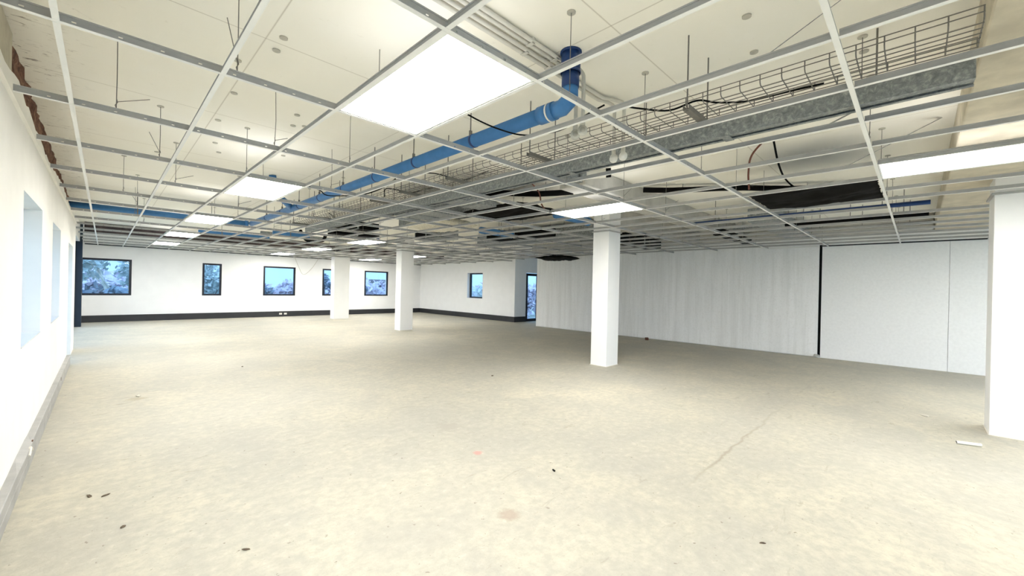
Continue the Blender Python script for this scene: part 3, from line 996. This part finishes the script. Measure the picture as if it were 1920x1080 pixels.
def drape(x0, x1, y0, y1, ztop, zbot, label, seed, nx=22, ny=22, sag=None, mat='blackplastic', name='draped_duct', cat='duct'):
    """soft crumpled sheet-wrapped duct lying over the grid: closed lumpy body"""
    rr_ = random.Random(seed)
    cx, cy = (x0+x1)/2, (y0+y1)/2
    ph = [rr_.uniform(0, 6.28) for _ in range(6)]
    mb = MB()
    up_, lo_ = [], []
    for j in range(ny+1):
        for i in range(nx+1):
            a, b_ = i/nx, j/ny
            ex = 4*a*(1-a)
            ey = 4*b_*(1-b_)
            e = (max(ex, 0)**0.45)*(max(ey, 0)**0.35)
            wv = 0.5+0.5*math.sin(9*a+4*b_+ph[0])*math.sin(3*b_*3+ph[1])
            cr = 0.010*math.sin(13*a+5*b_+2.2*math.sin(5*b_+ph[4])+ph[2])+0.007*math.sin(9*b_-23*a+2.0*math.sin(7*a+ph[5])+ph[3])+rr_.uniform(-0.007, 0.007)
            mid = (ztop*0.45+zbot*0.55)
            s = sag(a, b_) if sag else 1.0
            zt = mid+(ztop-mid)*e*(0.8+0.2*wv)+cr*e
            zb = mid-(mid-zbot)*e*(0.65+0.35*wv)*s+cr*e*1.2
            jx, jy = rr_.uniform(-1, 1)*0.008, rr_.uniform(-1, 1)*0.008
            X, Y = x0+(x1-x0)*a-cx+jx, y0+(y1-y0)*b_-cy+jy
            up_.append((X, Y, zt))
            lo_.append((X, Y, zb-0.002))
    N = (nx+1)*(ny+1)
    vs = up_+lo_
    fs = []
    for j in range(ny):
        for i in range(nx):
            a = j*(nx+1)+i
            fs.append((a, a+1, a+nx+2, a+nx+1))
            fs.append((N+a, N+a+nx+1, N+a+nx+2, N+a+1))
    for i in range(nx):
        fs.append((i, N+i, N+i+1, i+1))
        a = ny*(nx+1)+i
        fs.append((a+1, N+a+1, N+a, a))
    for j in range(ny):
        a = j*(nx+1)
        fs.append((a, a+nx+1, N+a+nx+1, N+a))
        a = j*(nx+1)+nx
        fs.append((a+nx+1, a, N+a, N+a+nx+1))
    mb.add(vs, fs)
    o = mb.obj(name, M[mat], None, True)
    o.location = (cx, cy, 0)
    return tag(o, label, cat)
drape(5.27, 6.41, 0.30, 1.44, 2.665, 2.575, 'crumpled black plastic wrapped duct lying on the grid at the right', 21)
drape(4.16, 5.20, 4.05, 5.45, 2.78, 2.615, 'crumpled black plastic draped duct left of the nearest column', 22)
drape(10.2, 11.2, 7.95, 9.15, 2.574, 2.40, 'black plastic bag of duct sagging below the grid by the concrete wall', 23, sag=lambda a, b_: 0.25+0.9*abs(math.sin(2*math.pi*b_)))
drape(4.45, 5.45, 6.45, 7.75, 2.88, 2.61, 'cloudy plastic sheeting wrapped round a ceiling unit before the middle column', 24, mat='plastic', name='plastic_wrapped_unit', cat='sheeting')

# sheet metal ducts and ceiling units
def duct(x0, x1, y0, y1, z0, z1, label, open_end=None, mat='galv'):
    cx, cy = (x0+x1)/2, (y0+y1)/2
    t = thing('air_duct', label, 'duct', (cx, cy, z0))
    hx, hy, h = (x1-x0)/2, (y1-y0)/2, z1-z0
    MB().box(-hx, hx, -hy, hy, 0, h).obj('casing', M[mat], t, bevel=0.006)
    if hx > hy:
        MB().box(-0.02, 0.02, -hy-0.012, hy+0.012, -0.012, h+0.012).obj('flange', M['galv'], t)
    else:
        MB().box(-hx-0.012, hx+0.012, -0.02, 0.02, -0.012, h+0.012).obj('flange', M['galv'], t)
    if open_end == '-y':
        MB().box(-hx*0.92, hx*0.92, -hy-0.004, -hy+0.002, h*0.06, h*0.94).obj('mouth', M['black'], t)
    if open_end == '-x':
        MB().box(-hx-0.004, -hx+0.002, -hy*0.92, hy*0.92, h*0.06, h*0.94).obj('mouth', M['black'], t)
    for s_ in (-1, 1):
        MB().tube([(s_*hx*0.8, hy*0.5, h), (s_*hx*0.8, hy*0.5, SZ-z0)], 0.005, 6).obj('hanger_rod', M['wire'], t)
    return t
duct(3.50, 4.35, 5.55, 6.40, 2.66, 2.86, 'grey sheet metal duct box left of the plastic wrapped unit', '-x')
duct(3.45, 4.10, 4.45, 4.85, 2.66, 2.80, 'short grey duct length just left of the black draped duct', '-x')
duct(3.45, 4.45, 8.8, 9.2, 2.70, 2.86, 'black lined duct length above the middle of the far grid', '-y', 'black')
duct(3.9, 5.1, 10.05, 10.40, 2.69, 2.80, 'second black lined duct length, lower and farther back', None, 'black')
duct(5.0, 5.35, 5.6, 8.9, 2.90, 3.05, 'long grey duct running toward the middle column', None)
duct(5.75, 6.35, 8.3, 9.4, 2.66, 2.90, 'grey duct box left of the middle column head', '-x')
duct(8.0, 11.3, 1.75, 2.15, 2.72, 2.95, 'wide grey duct close to the concrete wall', None)
duct(7.9, 8.35, 4.9, 9.4, 2.70, 2.98, 'grey duct running behind the nearest column', None)
duct(9.2, 11.2, 5.2, 5.7, 2.68, 2.92, 'black lined duct right of the nearest column', None, 'black')
duct(9.0, 11.2, 2.9, 3.06, 2.66, 2.80, 'thin black lined duct over the right part of the grid', None, 'black')
duct(6.95, 7.3, 5.9, 7.9, 2.66, 2.85, 'dark duct section just behind the nearest column head', None, 'black')

# pipes and trays crossing the far right ceiling
def rail(x0, x1, y0, y1, z, r, mat, label, cat='pipe', name='service_pipe'):
    c = Vector(((x0+x1)/2, (y0+y1)/2, z))
    t = thing(name, label, cat, tuple(c))
    MB().tube([Vector((x0, y0, z))-c, Vector((x1, y1, z))-c], r, 10).obj('tube', M[mat], t, True)
    for k in (0.15, 0.5, 0.85):
        q = Vector((x0, y0, z)).lerp(Vector((x1, y1, z)), k)-c
        MB().tube([q+Vector((0, 0, -r)), q+Vector((0, 0, SZ-z))], 0.005, 5).obj('hanger_rod', M['wire'], t)
rail(7.55, 7.55, -0.1, 3.0, 2.70, 0.03, 'navy', 'dark blue pipe crossing above the grid behind the black duct')
rail(8.6, 8.6, -0.1, 1.7, 2.70, 0.03, 'black', 'black pipe crossing near the concrete wall, first behind the blue one')
rail(9.6, 9.6, -0.15, 1.6, 2.70, 0.03, 'wire', 'thin steel pipe high near the concrete wall')
rail(10.5, 10.5, 2.3, 7.5, 2.99, 0.04, 'galv', 'grey pipe running along the top of the concrete wall')
rail(5.9, 5.9, 10.2, 16.5, 2.74, 0.05, 'galv', 'grey pipe running past the middle column toward the back wall')
rail(9.5, 9.5, 9.6, 16.5, 2.72, 0.05, 'galv', 'grey pipe above the far right corner of the grid')
rail(3.2, 11.5, 13.6, 13.6, 2.90, 0.06, 'galv', 'wide grey pipe crossing in front of the far column head')

# crumpled foil hose and cable bundle in the far middle
cable([(3.9, 12.4, 2.95), (3.95, 12.25, 2.75), (4.0, 12.1, 2.66), (4.12, 11.95, 2.65), (4.28, 11.75, 2.66), (4.3, 11.6, 2.8)], 0.045, 'sagging black flexible hose left of the middle row far light panel', 'blackplastic', 'flexible_hose', 'hose')
cable([(5.30, 11.3, 2.95), (5.42, 11.22, 2.75), (5.48, 11.18, 2.65), (5.60, 11.15, 2.66), (5.62, 11.2, 2.9)], 0.04, 'navy flexible hose loop left of the middle column head', 'navy', 'flexible_hose', 'hose')

# ------------------------------------------------------------------ sockets and floor debris
for k, x in enumerate((5.37, 5.56)):
    t = thing('wall_socket', 'small white socket on the dark back skirting, %s one of the pair' % ('left', 'right')[k], 'socket', (x, YB-0.036, 0.12))
    MB().box(-0.055, 0.055, -0.012, 0, -0.035, 0.035).obj('face_plate', M['pvcwhite'], t, bevel=0.004)
    for s_ in (-1, 1):
        MB().tube([(s_*0.02, -0.0125, 0), (s_*0.02, -0.0135, 0)], 0.009, 10).obj('outlet_hole', M['scrap'], t)

t = thing('conduit_offcut', 'short white plastic conduit offcut lying on the floor by the right pillar', 'offcut', (6.10, -0.385, 0.016))
MB().tube([(-0.035, 0.085, 0), (0.035, -0.085, 0)], 0.0155, 14, False).tube([(-0.033, 0.080, 0), (0.033, -0.080, 0)], 0.0125, 14, True, 1).obj('tube', [M['pvcwhite'], M['scrap']], t, True)

def lump(loc, s, seed, label, mat, cat, name):
    rr_ = random.Random(seed)
    bm = bmesh.new()
    bmesh.ops.create_icosphere(bm, subdivisions=2, radius=1.0)
    for v in bm.verts:
        k = 1+rr_.uniform(-0.22, 0.22)
        v.co = Vector((v.co.x*s[0]*k, v.co.y*s[1]*k, max(-0.6*s[2], v.co.z*s[2]*k)+0.6*s[2]))
    me = bpy.data.meshes.new(name)
    bm.to_mesh(me)
    bm.free()
    me.materials.append(M[mat])
    o = bpy.data.objects.new(name, me)
    COL.objects.link(o)
    o.location = loc
    o.rotation_euler.z = rr_.uniform(0, 3)
    return tag(o, label, cat)
bk2 = MB().box(-0.075, 0.075, -0.05, 0.05, 0, 0.07).obj('broken_brick', M['rubble'], None, bevel=0.012)
bk2.location = (11.42, 5.68, 0.0)
bk2.rotation_euler.z = 0.5
tag(bk2, 'dark red brown broken brick at the foot of the concrete wall', 'brick')
lump((11.72, 1.64, 0), (0.05, 0.07, 0.05), 1, 'small heap of grey rubble at the foot of the dark wall joint', 'beamgrey', 'rubble', 'rubble_heap')
deb = [((-0.05, 3.92), (0.030, 0.010, 0.006), 'scrap', 'dark wood splinter pair nearest the left trunking'),
       ((0.03, 3.86), (0.024, 0.008, 0.006), 'scrap', 'small dark splinter next to the splinter pair'),
       ((7.17, -0.09), (0.06, 0.03, 0.008), 'plate', 'flat grey scrap on the floor left of the right pillar'),
       ((2.58, 2.05), (0.010, 0.022, 0.006), 'black', 'tiny black peg standing out on the pale floor centre'),
       ((0.57, 2.58), (0.022, 0.010, 0.004), 'scrap', 'brown scrap at the bottom left of the floor'),
       ((0.10, 3.30), (0.016, 0.010, 0.006), 'scrap', 'tiny dark chip low on the left floor'),
       ((0.32, 6.9), (0.05, 0.02, 0.010), 'plate', 'grey brown clod beside the tan floor stain'),
       ((2.75, 0.62), (0.018, 0.008, 0.004), 'scrap', 'thin brown chip at the lower right floor'),
       ((1.70, 8.2), (0.02, 0.014, 0.008), 'scrap', 'dark speck of rubble in the mid left floor'),
       ((4.55, 4.95), (0.02, 0.014, 0.008), 'scrap', 'dark speck of rubble left of the nearest column')]
for k, ((x, y), s, mt, lab) in enumerate(deb):
    lump((x, y, 0), s, 40+k, lab, mt, 'debris', 'debris_chip')

# ------------------------------------------------------------------ outdoors
GZ0 = -4.0
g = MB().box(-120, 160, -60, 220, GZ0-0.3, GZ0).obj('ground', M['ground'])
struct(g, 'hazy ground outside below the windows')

def leaf_cloud(mb, centres, n, size, seed):
    rr_ = random.Random(seed)
    for _ in range(n):
        c, rad = rr_.choice(centres)
        while True:
            d = Vector((rr_.uniform(-1, 1), rr_.uniform(-1, 1), rr_.uniform(-1, 1)))
            if d.length <= 1:
                break
        p = Vector(c)+d*rad
        a = Vector((rr_.gauss(0, 1), rr_.gauss(0, 1), rr_.gauss(0, 1))).normalized()
        b_ = a.orthogonal().normalized()
        s = size*rr_.uniform(0.6, 1.4)
        mb.add([p+a*s, p+b_*s*0.55, p-a*s, p-b_*s*0.55], [(0, 1, 2, 3)])

def tree(x, y, h, spread, label, leaf, bark, n=1200, size=0.22, seed=0, fork=False, crown=0.55, name='tree', blobs=9):
    rr_ = random.Random(seed)
    t = thing(name, label, 'tree', (x, y, GZ0))
    mb = MB()
    tops = []
    if fork:
        base = [(0, 0, 0), (0.1, 0, h*0.35)]
        mb.tube(base, 0.22, 8, r2=0.17)
        for s_ in (-1, 1):
            e = (s_*spread*0.45, rr_.uniform(-.5, .5), h*0.75)
            mb.tube([(0.1, 0, h*0.33), (s_*spread*0.2, 0, h*0.5), e], 0.15, 7, r2=0.05)
            tops.append(e)
    else:
        mb.tube([(0, 0, 0), (rr_.uniform(-.2, .2), 0, h*0.5), (0, 0, h*0.85)], 0.16, 7, r2=0.05)
    cs = []
    for k in range(blobs):
        a = rr_.uniform(0, 6.28)
        d = spread*math.sqrt(rr_.random())*0.75
        z = h*(1-crown) + h*crown*rr_.uniform(0.15, 0.85)
        c = Vector((math.cos(a)*d, math.sin(a)*d, z))
        cs.append((c, spread*rr_.uniform(0.28, 0.45)))
        mb.tube([(0, 0, h*(1-crown)), tuple(c)], 0.05, 5, r2=0.02)
    mb.obj('trunk', M[bark], t, True)
    lf = MB()
    leaf_cloud(lf, cs, n, size, seed+1)
    lf.obj('foliage', M[leaf], t)
    return t
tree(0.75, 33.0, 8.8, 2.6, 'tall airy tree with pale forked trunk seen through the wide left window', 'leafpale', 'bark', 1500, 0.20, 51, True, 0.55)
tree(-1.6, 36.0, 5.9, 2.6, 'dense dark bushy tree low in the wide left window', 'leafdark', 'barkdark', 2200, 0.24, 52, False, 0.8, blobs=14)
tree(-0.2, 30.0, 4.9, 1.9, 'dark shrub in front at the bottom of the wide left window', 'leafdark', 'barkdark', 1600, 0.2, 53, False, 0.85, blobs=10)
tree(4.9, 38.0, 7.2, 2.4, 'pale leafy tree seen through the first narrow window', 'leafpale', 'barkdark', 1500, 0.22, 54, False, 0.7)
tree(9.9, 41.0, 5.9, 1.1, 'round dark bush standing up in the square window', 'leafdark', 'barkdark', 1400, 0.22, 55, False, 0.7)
tree(12.9, 41.0, 5.8, 1.1, 'haze-tinted mauve tree at the right of the square window', 'leafmauve', 'barkdark', 1400, 0.24, 56, False, 0.75)
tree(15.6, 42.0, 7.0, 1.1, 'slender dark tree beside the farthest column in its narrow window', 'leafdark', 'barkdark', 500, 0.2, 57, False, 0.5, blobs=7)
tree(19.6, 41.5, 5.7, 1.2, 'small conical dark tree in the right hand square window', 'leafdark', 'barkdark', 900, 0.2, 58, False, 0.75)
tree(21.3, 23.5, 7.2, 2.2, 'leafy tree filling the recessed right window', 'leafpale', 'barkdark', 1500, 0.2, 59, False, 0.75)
# woodland that cannot be counted
wd = MB()
rr = random.Random(60)
cs = []
for k in range(230):
    x = rr.uniform(-14, 62)
    yv = rr.uniform(44, 60)
    cs.append((Vector((x, yv, GZ0+rr.uniform(0.8, 4.9))), rr.uniform(0.9, 1.9)))
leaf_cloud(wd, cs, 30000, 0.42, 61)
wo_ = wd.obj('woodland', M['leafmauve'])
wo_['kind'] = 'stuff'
tag(wo_, 'haze-tinted pale mauve woodland scrub beyond the back windows', 'woodland')
t = thing('house', 'distant flat roofed house seen through the right hand square window', 'building', (30.5, 66.0, GZ0))
MB().box(-3.5, 4.0, -2, 3, 0, 5.9).obj('walls', M['house'], t)
MB().box(-3.8, 4.3, -2.3, 3.3, 5.9, 6.3).obj('roof', M['roof'], t)
for x in (-2.4, -0.3, 1.9):
    MB().box(x, x+1.1, -2.03, -1.98, 3.6, 5.0).obj('window', M['skirt'], t)
